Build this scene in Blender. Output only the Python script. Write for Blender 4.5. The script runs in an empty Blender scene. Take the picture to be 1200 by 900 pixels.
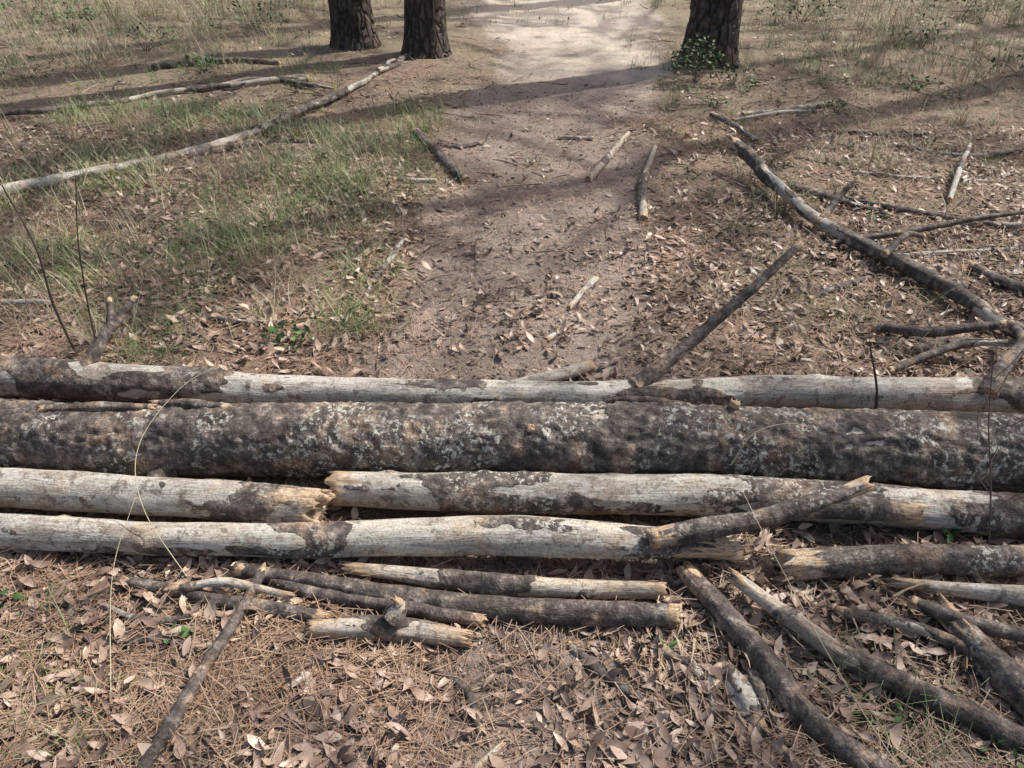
import bpy, math, numpy as np
from mathutils import Vector
rng=np.random.default_rng(7)
pi=math.pi
# ---------------------------------------------------------------- noise
def _h(ix,iy,iz,seed):
    n=(ix.astype(np.int64)*374761393+iy.astype(np.int64)*668265263+iz.astype(np.int64)*2147483647+seed*974711)&0xffffffff
    n=((n^(n>>13))*1274126177)&0xffffffff
    n=((n^(n>>16))*2246822519)&0xffffffff
    n=n^(n>>15)
    return (n&0xffffff)/float(0xffffff)
def vn(x,y,z,seed=0):
    x,y,z=np.broadcast_arrays(np.asarray(x,float),np.asarray(y,float),np.asarray(z,float))
    ix,iy,iz=np.floor(x),np.floor(y),np.floor(z)
    fx,fy,fz=x-ix,y-iy,z-iz
    fx=fx*fx*(3-2*fx);fy=fy*fy*(3-2*fy);fz=fz*fz*(3-2*fz)
    r=0
    for a in (0,1):
        wa=fx if a else 1-fx
        for b in (0,1):
            wb=fy if b else 1-fy
            for c in (0,1):
                wc=fz if c else 1-fz
                r=r+wa*wb*wc*_h(ix+a,iy+b,iz+c,seed)
    return r
def fbm(x,y,z,seed=0,o=4):
    s=0;a=.5;t=0
    for i in range(o):
        s=s+a*vn(x*2**i,y*2**i,z*2**i,seed+i*17);t+=a;a*=.5
    return s/t
def sst(a,b,x):
    t=np.clip((x-a)/(b-a),0,1);return t*t*(3-2*t)
# ---------------------------------------------------------------- mesh helper
def make_obj(name,V,faces,mats,attrs=None,mat_idx=None,smooth=True,vec=None,link=True):
    me=bpy.data.meshes.new(name)
    V=np.asarray(V,np.float32)
    if not isinstance(faces,list): faces=[faces]
    faces=[np.asarray(f,np.int32) for f in faces if len(f)]
    nl=sum(f.size for f in faces);nf=sum(len(f) for f in faces)
    me.vertices.add(len(V));me.vertices.foreach_set('co',V.ravel())
    me.loops.add(nl);me.loops.foreach_set('vertex_index',np.concatenate([f.ravel() for f in faces]))
    me.polygons.add(nf)
    tot=np.concatenate([np.full(len(f),f.shape[1],np.int32) for f in faces])
    st=np.concatenate([[0],np.cumsum(tot)[:-1]]).astype(np.int32)
    me.polygons.foreach_set('loop_start',st)
    try: me.polygons.foreach_set('loop_total',tot)
    except Exception: pass
    if smooth: me.polygons.foreach_set('use_smooth',np.ones(nf,bool))
    for m in mats: me.materials.append(m)
    if mat_idx is not None: me.polygons.foreach_set('material_index',np.asarray(mat_idx,np.int32))
    for k,a in (attrs or {}).items():
        at=me.attributes.new(k,'FLOAT','POINT');at.data.foreach_set('value',np.asarray(a,np.float32).ravel())
    if vec is not None:
        at=me.attributes.new('lc','FLOAT_VECTOR','POINT');at.data.foreach_set('vector',np.asarray(vec,np.float32).ravel())
    me.update(calc_edges=True);me.validate()
    if not link: return me
    ob=bpy.data.objects.new(name,me);bpy.context.collection.objects.link(ob);return ob
# ---------------------------------------------------------------- ground
def trail_cx(y): return 0.0+0.085*(np.maximum(y,1.0)-2)+0.06*np.sin(y*1.1)
def trail_m(x,y):
    w=0.50+0.035*np.maximum(y,0)
    n=fbm(x*1.7,y*1.7,0*x,5,3)-.5
    d=np.abs(x-trail_cx(y))+n*.5
    return 1-sst(w*.5,w*1.25,d)
def gh(x,y):
    x=np.asarray(x,float);y=np.asarray(y,float)
    n=(fbm(x*1.1,y*1.1,0*x,1,3)-.5)*.05+(fbm(x*5,y*5,0*x,2,2)-.5)*.018
    far=sst(12,60,np.hypot(x,y))
    big=(fbm(x*.05,y*.05,0*x,3,3)-.5)*1.6*far
    return n-trail_m(x,y)*.03+big
# ---------------------------------------------------------------- materials
def nmat(name):
    m=bpy.data.materials.new(name);m.use_nodes=True
    nt=m.node_tree;b=nt.nodes['Principled BSDF'];return m,nt,b
class NB:
    def __init__(s,nt): s.nt=nt;s.L=nt.links.new
    def new(s,t,**k):
        n=s.nt.nodes.new(t)
        for a,v in k.items(): setattr(n,a,v)
        return n
    def set(s,sock,v):
        if isinstance(v,bpy.types.NodeSocket): s.L(v,sock)
        else: sock.default_value=v
    def noise(s,vec,scale,detail=4,rough=.55,dist=0):
        n=s.new('ShaderNodeTexNoise');s.L(vec,n.inputs['Vector'])
        n.inputs['Scale'].default_value=scale;n.inputs['Detail'].default_value=detail
        n.inputs['Roughness'].default_value=rough;n.inputs['Distortion'].default_value=dist
        return n.outputs['Fac']
    def vor(s,vec,scale,feature='F1',rand=1):
        n=s.new('ShaderNodeTexVoronoi',feature=feature);s.L(vec,n.inputs['Vector']);n.inputs['Scale'].default_value=scale
        return n
    def map(s,vec,sc=(1,1,1),loc=(0,0,0)):
        n=s.new('ShaderNodeMapping');s.L(vec,n.inputs['Vector']);n.inputs['Scale'].default_value=sc;n.inputs['Location'].default_value=loc
        return n.outputs[0]
    def ramp(s,f,stops):
        n=s.new('ShaderNodeValToRGB');s.L(f,n.inputs[0]);e=n.color_ramp.elements
        while len(e)<len(stops): e.new(.5)
        for i,(p,c) in enumerate(stops):
            e[i].position=p;e[i].color=(c[0],c[1],c[2],1) if isinstance(c,(tuple,list)) else (c,c,c,1)
        return n.outputs[0]
    def mix(s,f,a,b,blend='MIX'):
        n=s.new('ShaderNodeMix',data_type='RGBA',blend_type=blend)
        s.set(n.inputs[0],f)
        for sock,v in ((n.inputs[6],a),(n.inputs[7],b)):
            s.set(sock,(v[0],v[1],v[2],1) if isinstance(v,tuple) else v)
        return n.outputs[2]
    def math(s,op,a,b=0,clamp=False):
        n=s.new('ShaderNodeMath',operation=op,use_clamp=clamp);s.set(n.inputs[0],a);s.set(n.inputs[1],b);return n.outputs[0]
    def attr(s,name,out='Fac'):
        n=s.new('ShaderNodeAttribute',attribute_name=name);return n.outputs[out]
    def bump(s,h,strength,dist,b):
        n=s.new('ShaderNodeBump');s.L(h,n.inputs['Height']);n.inputs['Strength'].default_value=strength;n.inputs['Distance'].default_value=dist
        s.L(n.outputs[0],b.inputs['Normal'])
def coords(nb): return nb.new('ShaderNodeTexCoord').outputs['Object']

def mat_ground():
    m,nt,b=nmat('forest_soil');nb=NB(nt);co=coords(nb)
    tr=nb.attr('trail')
    n1=nb.noise(co,2.2,4,.6);n2=nb.noise(co,38,4,.65);n3=nb.noise(co,170,2,.7)
    dirt=nb.ramp(n1,[(.25,(.19,.148,.122)),(.5,(.275,.218,.182)),(.75,(.36,.288,.24))])
    dirt=nb.mix(.75,dirt,nb.ramp(n2,[(.3,(.5,.46,.43)),(.55,(1,1,1)),(.75,(1.3,1.24,1.18))]),'MULTIPLY')
    dirt=nb.mix(.7,dirt,nb.ramp(n3,[(.35,.5),(.5,1.),(.65,1.4)]),'MULTIPLY')
    lit=nb.ramp(n2,[(.3,(.08,.055,.043)),(.5,(.20,.135,.10)),(.68,(.35,.25,.185))])
    lit=nb.mix(.7,lit,nb.ramp(n3,[(.35,.45),(.5,1.),(.65,1.4)]),'MULTIPLY')
    lit=nb.mix(nb.ramp(n1,[(.35,0.),(.7,.5)]),lit,(.20,.19,.115))
    sunlit_sand=nb.attr('sunlit_sand')
    dirt=nb.mix(sunlit_sand,dirt,nb.mix(.45,(.62,.53,.44),nb.ramp(n2,[(.35,(.32,.25,.19)),(.58,(.66,.57,.48))])))  # far trail sand, its colour lightened to stand in for sunlight
    lit=nb.mix(nb.math('MULTIPLY',nb.attr('dry'),.25),lit,(.38,.35,.22))
    f=nb.ramp(nb.math('ADD',tr,nb.math('MULTIPLY',nb.math('SUBTRACT',n2,.5),.9)),[(.35,0.),(.6,1.)])
    nb.L(nb.mix(f,lit,dirt),b.inputs['Base Color']);b.inputs['Roughness'].default_value=.95
    h=nb.math('ADD',nb.math('MULTIPLY',n2,.7),nb.math('MULTIPLY',n3,.4))
    nb.bump(h,.9,.012,b);return m

def mat_tone(name,stops,rough=.8,nscale=60,trans=0,spec=.3,var=.45):
    m,nt,b=nmat(name);nb=NB(nt);co=coords(nb)
    col=nb.ramp(nb.attr('tone'),stops)
    if nscale:
        n=nb.noise(co,nscale,1,.6)
        col=nb.mix(var,col,nb.ramp(n,[(.3,.5),(.5,1.),(.72,1.35)]),'MULTIPLY')
    nb.L(col,b.inputs['Base Color']);b.inputs['Roughness'].default_value=rough
    b.inputs['Specular IOR Level'].default_value=spec
    return m

def mat_log():
    m,nt,b=nmat('weathered_log_wood');nb=NB(nt)
    lc=nb.attr('lc','Vector');bark=nb.attr('bark');inner=nb.attr('inner');tone=nb.attr('tone');lich=nb.attr('lichen')
    g1=nb.noise(nb.map(lc,(6,55,55)),1,4,.65,.5)
    g2=nb.noise(nb.map(lc,(20,200,200)),1,3,.65,.3)
    pa=nb.noise(lc,9,4,.6,.4);pb=nb.noise(nb.map(lc,(1,1,1),(5,3,1)),26,5,.68)
    sm=nb.noise(nb.map(lc,(8,15,15),(2,7,3)),1,5,.72,.6)
    grey=nb.ramp(g1,[(.25,(.30,.278,.245)),(.48,(.47,.447,.40)),(.75,(.63,.605,.55))])
    tan=nb.ramp(g1,[(.25,(.32,.21,.13)),(.5,(.50,.385,.265)),(.75,(.64,.53,.40))])
    tf=nb.math('ADD',nb.math('MULTIPLY',tone,.75),nb.math('MULTIPLY',nb.math('SUBTRACT',pa,.56),3.4),True)
    wood=nb.mix(tf,grey,tan)
    wood=nb.mix(nb.ramp(sm,[(.50,0.),(.58,.6)]),wood,(.25,.20,.16))
    wood=nb.mix(nb.ramp(pb,[(.56,0.),(.61,.75)]),wood,(.16,.125,.10))
    wood=nb.mix(nb.ramp(g2,[(.34,.7),(.41,0.)]),wood,(.12,.095,.075))
    n3=nb.noise(lc,150,2,.7)
    wood=nb.mix(.65,wood,nb.ramp(n3,[(.35,.5),(.5,1.),(.68,1.25)]),'MULTIPLY')
    v=nb.vor(nb.map(lc,(28,42,42)),1,'DISTANCE_TO_EDGE').outputs['Distance']
    bk=nb.ramp(pb,[(.34,(.042,.034,.031)),(.5,(.105,.086,.077)),(.60,(.20,.168,.147)),(.72,(.46,.40,.34))])
    bk=nb.mix(nb.ramp(pa,[(.54,0.),(.61,.65)]),bk,nb.ramp(pb,[(.38,(.15,.095,.065)),(.62,(.46,.34,.24))]))
    bk=nb.mix(nb.ramp(v,[(.0,.5),(.07,0.)]),bk,(.04,.032,.03))
    bk=nb.mix(.65,bk,nb.ramp(n3,[(.32,.45),(.5,1.),(.68,1.55)]),'MULTIPLY')
    edge=nb.math('ADD',bark,nb.math('MULTIPLY',nb.math('SUBTRACT',pb,.5),1.3))
    bf=nb.ramp(edge,[(.44,0.),(.51,1.)])
    col=nb.mix(bf,wood,bk)
    pale=nb.ramp(g2,[(.3,(.22,.13,.08)),(.48,(.50,.36,.23)),(.75,(.72,.57,.40))])
    pale=nb.mix(nb.ramp(pb,[(.48,0.),(.6,.75)]),pale,(.24,.17,.12))
    pf=nb.math('ADD',inner,nb.math('MULTIPLY',nb.math('SUBTRACT',g1,.5),1.2))
    col=nb.mix(nb.ramp(pf,[(.42,0.),(.6,1.)]),col,pale)
    lv=nb.noise(lc,60,4,.75);lm=nb.noise(nb.map(lc,(1,1,1),(8,1,4)),6,2,.6)
    lf=nb.math('MULTIPLY',nb.ramp(lv,[(.54,0.),(.58,1.)]),nb.ramp(nb.math('ADD',lm,nb.math('MULTIPLY',lich,.14)),[(.56,0.),(.66,.9)]))
    lf=nb.math('MULTIPLY',lf,nb.math('MULTIPLY',lich,1.6,True),True)
    col=nb.mix(lf,col,(.54,.54,.47))
    nb.L(col,b.inputs['Base Color']);b.inputs['Roughness'].default_value=.75;b.inputs['Specular IOR Level'].default_value=.4
    h=nb.math('ADD',nb.math('MULTIPLY',g2,.25),nb.math('MULTIPLY',nb.math('MULTIPLY',pb,bf),1.1))
    h=nb.math('ADD',h,nb.math('MULTIPLY',n3,.15))
    nb.bump(h,.9,.009,b);return m

def mat_bark():
    m,nt,b=nmat('pine_bark');nb=NB(nt);co=coords(nb)
    v=nb.vor(nb.map(co,(16,16,6)),1,'DISTANCE_TO_EDGE').outputs['Distance']
    n=nb.noise(co,30,4,.65);n2=nb.noise(co,7,2)
    c=nb.ramp(n,[(.3,(.04,.031,.027)),(.5,(.09,.07,.06)),(.7,(.17,.13,.105))])
    c=nb.mix(nb.ramp(n2,[(.5,0.),(.7,.4)]),c,(.16,.095,.065))
    c=nb.mix(nb.ramp(v,[(0,.8),(.13,0.)]),c,(.025,.02,.018))
    nb.L(c,b.inputs['Base Color']);b.inputs['Roughness'].default_value=.9
    nb.bump(nb.math('ADD',nb.ramp(v,[(0,0.),(.2,1.)]),nb.math('MULTIPLY',n,.5)),1,.025,b);return m
M_ground=mat_ground();M_log=mat_log();M_bark=mat_bark()
M_leaf=mat_tone('dry_oak_leaf',[(0,(.10,.07,.057)),(.3,(.27,.185,.14)),(.65,(.45,.33,.255)),(1,(.60,.49,.39))],.45,45,0,.5,.4)
M_needle=mat_tone('dry_pine_needle',[(0,(.17,.095,.062)),(.5,(.355,.23,.155)),(1,(.51,.39,.29))],.6,0,0,.35)
M_grass=mat_tone('grass_blade',[(0,(.08,.14,.04)),(.5,(.165,.24,.09)),(.8,(.33,.35,.18)),(1,(.58,.52,.36))],.5,0,0,.4)
M_straw=mat_tone('dry_grass',[(0,(.20,.20,.11)),(.5,(.40,.37,.24)),(1,(.64,.56,.41))],.65,0,0,.3)
M_green=mat_tone('green_leaf',[(0,(.04,.09,.03)),(1,(.14,.23,.08))],.55,60,0,.35,.3)
M_shrub=mat_tone('shrub_leaf',[(0,(.03,.055,.022)),(1,(.11,.16,.065))],.5,60,0,.4,.3)
M_crown=mat_tone('pine_foliage',[(0,(.03,.055,.02)),(1,(.09,.14,.045))],.6,0,0,.3)
M_chip=mat_tone('wood_chip',[(0,(.055,.043,.037)),(.5,(.23,.175,.138)),(1,(.60,.49,.36))],.9,80,0,.2,.5)

def axis(lo,hi,step,far,g=1.13):
    a=list(np.arange(lo,hi+1e-6,step));s=step;x=a[-1]
    while x<far: s*=g;x+=s;a.append(x)
    s=step;x=a[0];b=[]
    while x>-far: s*=g;x-=s;b.append(x)
    return np.array(b[::-1]+a)
xs=axis(-3.2,3.2,.022,400);ys=axis(.6,7.5,.022,400)
GX,GY=np.meshgrid(xs,ys);Z=gh(GX,GY)
near=(np.abs(GX)<6)&(GY>0)&(GY<11)
Z=Z+np.where(near,(fbm(GX*22,GY*22,0*GX,9,3)-.5)*.014,0)
nx,ny=len(xs),len(ys);idx=np.arange(nx*ny).reshape(ny,nx)
F=np.stack([idx[:-1,:-1],idx[:-1,1:],idx[1:,1:],idx[1:,:-1]],-1).reshape(-1,4)
T=trail_m(GX,GY);nn_=(fbm(GX*.9,GY*.9,0*GX,77,3)-.5)*3.2+(fbm(GX*4,GY*4,0*GX,78,3)-.5)*1.8
sunlit_sand=sst(6.0,8.8,GY+nn_)*np.clip(T*1.6,0,1)
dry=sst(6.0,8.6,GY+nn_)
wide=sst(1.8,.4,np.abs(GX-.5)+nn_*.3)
T2=np.clip(T+.8*sst(6.8,9.,GY+nn_)*wide,0,1);sunlit_sand=np.maximum(sunlit_sand,sst(7.0,9.4,GY+nn_)*wide)  # widens the painted sunlit patch beyond the trail
make_obj('ground',np.stack([GX,GY,Z],-1).reshape(-1,3),F,[M_ground],{'trail':T2,'sunlit_sand':sunlit_sand,'dry':dry})

# ---------------------------------------------------------------- log builder
def resample(P,R,step):
    P=np.array(P,float);R=np.array(R,float);n=len(P)
    if n==2:
        P=np.array([P[0],(P[0]*2+P[1])/3,(P[0]+P[1]*2)/3,P[1]]);R=np.interp([0,1/3,2/3,1],[0,1],R);n=4
    E=np.vstack([2*P[0]-P[1],P,2*P[-1]-P[-2]]);out=[];ro=[]
    for i in range(n-1):
        p0,p1,p2,p3=E[i:i+4];L=np.linalg.norm(p2-p1);k=max(2,int(round(L/step)))
        t=np.linspace(0,1,k,endpoint=False)[:,None]
        out.append(.5*((2*p1)+(-p0+p2)*t+(2*p0-5*p1+4*p2-p3)*t**2+(-p0+3*p1-3*p2+p3)*t**3))
        ro.append(R[i]+(R[i+1]-R[i])*t[:,0])
    out.append(P[-1:]);ro.append(R[-1:])
    return np.vstack(out),np.concatenate(ro)
class Wood:
    def __init__(s): s.V=[];s.F=[];s.C=[];s.A={'bark':[],'inner':[],'tone':[],'lichen':[]};s.LC=[];s.n=0
    def tube(s,P,R,bark=0.,tone=.2,lichen=0.,seed=0,nseg=40,step=.013,jag=(.03,.03),wob=.006,lump=.12,relief=.004,inner_len=.04,knots=0):
        P,R=resample(P,R,step);n=len(P)
        d=np.gradient(P,axis=0);seg=np.r_[0,np.cumsum(np.linalg.norm(np.diff(P,axis=0),axis=1))]
        tan=d/np.linalg.norm(d,axis=1)[:,None]
        up=np.array([0,0,1.]) if abs(tan[0,2])<.8 else np.array([0,1.,0])
        side=np.cross(up,tan);side/=np.linalg.norm(side,axis=1)[:,None];up2=np.cross(tan,side)
        wx=(fbm(seg*3,0*seg,0*seg,seed+3,3)-.5)*2*wob;wy=(fbm(seg*3,0*seg+9,0*seg,seed+4,3)-.5)*2*wob
        C=P+side*wx[:,None]+up2*wy[:,None]*.5
        ph=np.linspace(0,2*pi,nseg,endpoint=False)
        S=seg[:,None]+0*ph;PH=ph+0*seg[:,None];cr,sr=np.cos(PH),np.sin(PH);Rm=R[:,None]
        off=seed*7.31
        lowf=fbm(S*4+off,cr*1.2,sr*1.2,seed,3)-.5
        r=Rm*(1+lump*2*lowf)
        bp=np.interp(seg/seg[-1],[q[0] for q in bark],[q[1] for q in bark])[:,None] if isinstance(bark,(list,tuple)) else bark
        bn=fbm(S*5+off,cr*Rm*14,sr*Rm*14,seed+11,4)
        bk=sst(-.06,.06,bn-(1-bp)*.62-.19)
        if isinstance(bark,float) and bark<=0: bk=bk*0
        hf=fbm(S*40+off,cr*Rm*70,sr*Rm*70,seed+21,3)
        r=r+relief*bk*(.2+1.7*hf)+.0012*(fbm(S*4+off,cr*Rm*90,sr*Rm*90,seed+31,2)-.5)
        kr=np.random.default_rng(seed)
        for q in range(knots):
            ks=kr.uniform(.05,.95)*seg[-1];kp=kr.uniform(.3,pi-.3);kw=kr.uniform(.012,.022)
            dd2=((S-ks)**2+((PH-kp)*Rm)**2)/kw**2
            r=r+kr.uniform(.004,.009)*np.exp(-dd2);bk=np.maximum(bk,.85*np.exp(-dd2*2.2))
        V=C[:,None,:]+side[:,None,:]*(r*cr)[...,None]+up2[:,None,:]*(r*sr)[...,None]
        dist0=S;dist1=seg[-1]-S
        inn=np.zeros_like(S);el=np.maximum(inner_len,1e-3)
        en=fbm(S*6,cr*3,sr*3,seed+41,2)
        e2=sst(.42,.62,en)
        if jag[0]>0: inn=np.maximum(inn,1.15-dist0/(el*(.1+2.6*e2)))
        if jag[1]>0: inn=np.maximum(inn,1.15-dist1/(el*(.1+2.6*e2)))
        inn=np.clip(inn,0,1)
        def cap(k,sgn,j):
            out=[];fr=[1,.82,.6,.35,.1];lcs=[]
            for f in fr:
                e=(vn(cr[k]*f*3+off,sr[k]*f*3,0*ph,seed+51)*1.1+vn(cr[k]*f*12,sr[k]*f*12,0*ph,seed+52)*.7)-.25
                ax=sgn*j*e*(1.0 if f>.5 else .8)
                q=C[k]+tan[k]*ax[:,None]+side[k]*(r[k]*cr[k]*f)[:,None]+up2[k]*(r[k]*sr[k]*f)[:,None]
                out.append(q);lcs.append(np.stack([seg[k]+ax+off,R[k]*f*cr[k],R[k]*f*sr[k]],-1))
            return np.array(out),np.array(lcs)
        lc=np.stack([S+off,Rm*cr,Rm*sr],-1)
        c0,l0=cap(0,-1,max(jag[0],.002));c1,l1=cap(n-1,1,max(jag[1],.002))
        allV=np.concatenate([c0[::-1],V,c1]);allL=np.concatenate([l0[::-1],lc,l1])
        one=np.ones((5,nseg))
        B=np.concatenate([0*one,bk+0*S,0*one])
        I=np.concatenate([one if jag[0]>0 else one*.6,inn,one if jag[1]>0 else one*.6])
        N=allV.shape[0];ii=np.arange(N*nseg).reshape(N,nseg)
        a=ii[:-1];b=np.roll(ii,-1,1)[:-1];c=np.roll(ii,-1,1)[1:];dd=ii[1:]
        s.F.append(np.stack([a,b,c,dd],-1).reshape(-1,4)+s.n)
        s.C.append((nseg,[ii[0][::-1]+s.n,ii[-1]+s.n]))
        s.V.append(allV.reshape(-1,3));s.LC.append(allL.reshape(-1,3))
        m=N*nseg
        s.A['bark'].append(B.ravel());s.A['inner'].append(I.ravel());s.A['tone'].append(np.full(m,tone));s.A['lichen'].append(np.full(m,lichen))
        s.n+=m;return s
    def build(s,name):
        fs=[np.concatenate(s.F)]
        for ns in sorted({c[0] for c in s.C}): fs.append(np.array([q for c in s.C if c[0]==ns for q in c[1]]))
        return make_obj(name,np.concatenate(s.V),fs,[M_log],{k:np.concatenate(v) for k,v in s.A.items()},vec=np.concatenate(s.LC))

w=Wood()
w.tube([(-2.5,2.3,.06),(-1.7,2.25,.065),(-.98,2.19,.06),(-.41,2.15,.06),(0,2.14,.057),(.41,2.14,.057),(.83,2.16,.057),(1.65,2.14,.06),(2.3,2.16,.06)],
  [.068,.066,.056,.051,.049,.052,.054,.058,.056],bark=[(0,.4),(.16,.2),(.2,.72),(.3,.68),(.34,.3),(.55,.15),(.58,.3),(.61,.82),(.645,.75),(.67,.25),(.8,.2),(.86,.75),(.9,.3),(1,.5)],tone=.15,seed=1,nseg=64,step=.010,relief=.003,lichen=.3,knots=6)
w.tube([(.40,2.15,.09),(.50,2.2,.15),(.66,2.31,.235),(.80,2.39,.32),(.95,2.49,.42)],[.033,.021,.017,.014,.010],bark=.97,tone=.9,seed=2,nseg=20,step=.012,jag=(.01,.02),relief=.002,wob=.014,inner_len=.01)
w.tube([(-1.40,2.22,.09),(-1.37,2.28,.15),(-1.33,2.37,.2),(-1.28,2.43,.255)],[.026,.018,.013,.006],bark=.95,tone=.3,seed=3,nseg=20,step=.012,jag=(.0,.015),inner_len=.003)
w.tube([(-1.34,2.33,.17),(-1.36,2.40,.2),(-1.37,2.45,.24)],[.012,.009,.004],bark=.95,seed=4,nseg=12,jag=(0,.01),inner_len=.003)
w.tube([(1.50,2.10,.10),(1.58,2.18,.15),(1.70,2.30,.17),(1.86,2.42,.2)],[.028,.020,.015,.010],bark=.95,tone=.3,seed=5,nseg=20,jag=(0,.02),wob=.012,inner_len=.01)
w.tube([(.30,2.10,.07),(.42,2.075,.085),(.55,2.06,.08)],[.008,.012,.006],bark=1.,seed=6,nseg=12,jag=(0,.01),inner_len=.004)
w.build('weathered_grey_log')
w=Wood()
w.tube([(-2.6,1.96,.1),(-1.5,1.88,.10),(-.99,1.86,.1),(0,1.85,.102),(.73,1.83,.102),(1.45,1.79,.108),(2.4,1.74,.11)],[.098,.094,.092,.095,.094,.099,.104],
  bark=[(0,.98),(.3,.95),(.5,.86),(.7,.93),(1,.99)],tone=.6,lichen=.62,seed=12,nseg=110,step=.007,relief=.012,lump=.06,wob=.014,knots=5)
for i,(x,y,z,dx,dy,dz,r,L) in enumerate([(-.86,1.82,.14,.2,-.6,.45,.018,.04),(.62,1.86,.18,.2,.1,1,.014,.045),(-.98,1.77,.06,-.2,-1,.05,.026,.07),(.05,1.80,.18,.1,-.4,.9,.010,.015)]):
    d=np.array([dx,dy,dz]);d=d/np.linalg.norm(d);p=np.array([x,y,z])
    w.tube([p-d*.03,p+d*L*.5,p+d*L],[r*1.3,r,r*.75],bark=.95,tone=.5,seed=60+i,nseg=16,step=.01,jag=(0,.012),inner_len=.003)
for i,(x,y,z,L,a) in enumerate([(-1.33,1.87,.20,.3,.05),(-1.02,1.9,.198,.2,-.1),(-1.55,1.83,.19,.2,.2)]):
    w.tube([(x,y,z),(x+L*.5,y+a*.1,z+.006),(x+L,y+a*.2,z+.002)],[.008,.013,.006],bark=1.,tone=.4,seed=70+i,nseg=16,jag=(.02,.02),lump=.5,inner_len=.003)
w.build('bark_covered_pine_log')
w=Wood()
w.tube([(-2.1,1.74,.07),(-1.41,1.69,.07),(-.92,1.65,.068),(-.545,1.61,.064)],[.053,.054,.052,.053],bark=[(0,.2),(.5,.25),(.75,.2),(.9,.5),(1,.3)],tone=.25,seed=21,nseg=64,step=.010,relief=.003,jag=(.02,.05),inner_len=.045,lichen=.3,knots=2)
w.build('broken_grey_log')
w=Wood()
w.tube([(-2.2,1.58,.05),(-1.34,1.54,.05),(-.88,1.51,.05),(-.44,1.51,.05),(0,1.52,.05),(.30,1.50,.05),(.52,1.485,.045)],[.048,.046,.044,.046,.050,.046,.032],
  bark=[(0,.25),(.35,.3),(.6,.3),(.64,.65),(.67,.25),(.88,.4),(1,.6)],tone=.5,seed=22,nseg=60,step=.010,relief=.0018,jag=(.02,.06),inner_len=.07,lichen=.8,knots=2)
w.tube([(.36,1.455,.10),(.47,1.47,.115),(.6,1.49,.13),(.75,1.52,.165),(.88,1.56,.195)],[.02,.025,.021,.018,.016],bark=.93,tone=.7,lichen=.5,seed=23,nseg=28,step=.010,jag=(.02,.022),inner_len=.03,wob=.012)
w.build('broken_pine_log')
w=Wood()
w.tube([(-.47,1.70,.055),(-.12,1.675,.06),(.35,1.67,.06),(.92,1.63,.06),(1.35,1.58,.062),(2.0,1.50,.06)],[.047,.053,.055,.055,.059,.058],
  bark=[(0,.3),(.1,.25),(.14,.6),(.25,.5),(.3,.35),(.42,.38),(.5,.58),(.58,.5),(.64,.35),(.7,.62),(.85,.55),(1,.65)],tone=.35,lichen=.95,seed=25,nseg=64,step=.010,relief=.003,jag=(.05,.02),inner_len=.04,knots=3)
w.tube([(.78,1.58,.085),(.9,1.57,.10),(1.03,1.55,.105)],[.02,.028,.022],bark=.95,tone=.6,lichen=.4,seed=26,nseg=24,jag=(.01,.03),inner_len=.02)
w.build('lichen_covered_log')

def gstick(name,pts,R,**k):
    w=Wood();P=[]
    for p in pts:
        x,y=p[0],p[1];z=p[2] if len(p)>2 else None
        g=float(gh(x,y));P.append((x,y,g+(z if z is not None else max(R)*.85)))
    k.setdefault('nseg',20);k.setdefault('step',.014);k.setdefault('jag',(.012,.012));k.setdefault('inner_len',.008);k.setdefault('lump',.22)
    w.tube(P,R,**k);return w
gstick('',[(.70,1.42,.04),(.98,1.435,.045),(1.28,1.43,.05),(1.8,1.45,.05)],[.034,.034,.036,.034],bark=[(0,.4),(.12,.65),(1,.85)],tone=.6,lichen=.5,seed=31,nseg=40,step=.01,jag=(.04,.01),inner_len=.035,knots=3).build('broken_pine_branch')
gstick('',[(.98,1.36,.04),(1.23,1.32,.045),(1.5,1.28,.04)],[.015,.026,.022],bark=.0,tone=.0,seed=32,jag=(.06,.02),inner_len=.02,nseg=28,lump=.35).build('split_wood_piece')
gstick('',[(-.38,1.44,.035),(-.2,1.425,.04),(0,1.40,.038),(.36,1.38,.036)],[.015,.023,.023,.021],bark=[(0,.2),(.3,.5),(.7,.45),(.85,.75),(1,.2)],tone=.75,seed=33,nseg=32,step=.01,jag=(.05,.02),inner_len=.03,knots=2).build('peeled_branch')
gstick('',[(-.68,1.43,.03),(-.42,1.385,.03),(-.21,1.36,.03),(.10,1.325,.034),(.38,1.30,.034)],[.012,.018,.023,.026,.026],bark=.97,tone=.2,seed=34,nseg=32,step=.01,jag=(.02,.02),knots=2).build('dark_branch')
gstick('',[(-.62,1.42,.02),(-.49,1.37,.02),(-.08,1.31,.02)],[.01,.012,.013],bark=.97,tone=.2,seed=35,jag=(.01,.02)).build('dark_branch')
w=gstick('',[(-.465,1.26,.028),(-.30,1.27,.032),(-.125,1.25,.026)],[.018,.025,.020],bark=[(0,.4),(.5,.8),(1,.35)],tone=.9,seed=36,nseg=32,step=.009,jag=(.02,.03),inner_len=.04)
w.tube([(-.28,1.27,.03),(-.26,1.28,.06),(-.27,1.285,.078)],[.024,.015,.007],bark=.6,tone=.7,seed=37,nseg=18,step=.008,jag=(0,.012),inner_len=.012)
w.build('knotted_branch_piece')
gstick('',[(-.97,1.40),(-.80,1.36),(-.62,1.335),(-.46,1.30)],[.011,.013,.015,.013],bark=.93,seed=38,jag=(.02,.02),wob=.018).build('dark_branch')
gstick('',[(-.82,1.365,.03),(-.70,1.37,.045),(-.56,1.35,.035)],[.006,.012,.008],bark=.5,tone=.6,seed=39,jag=(.03,.03)).build('broken_stick')
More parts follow.
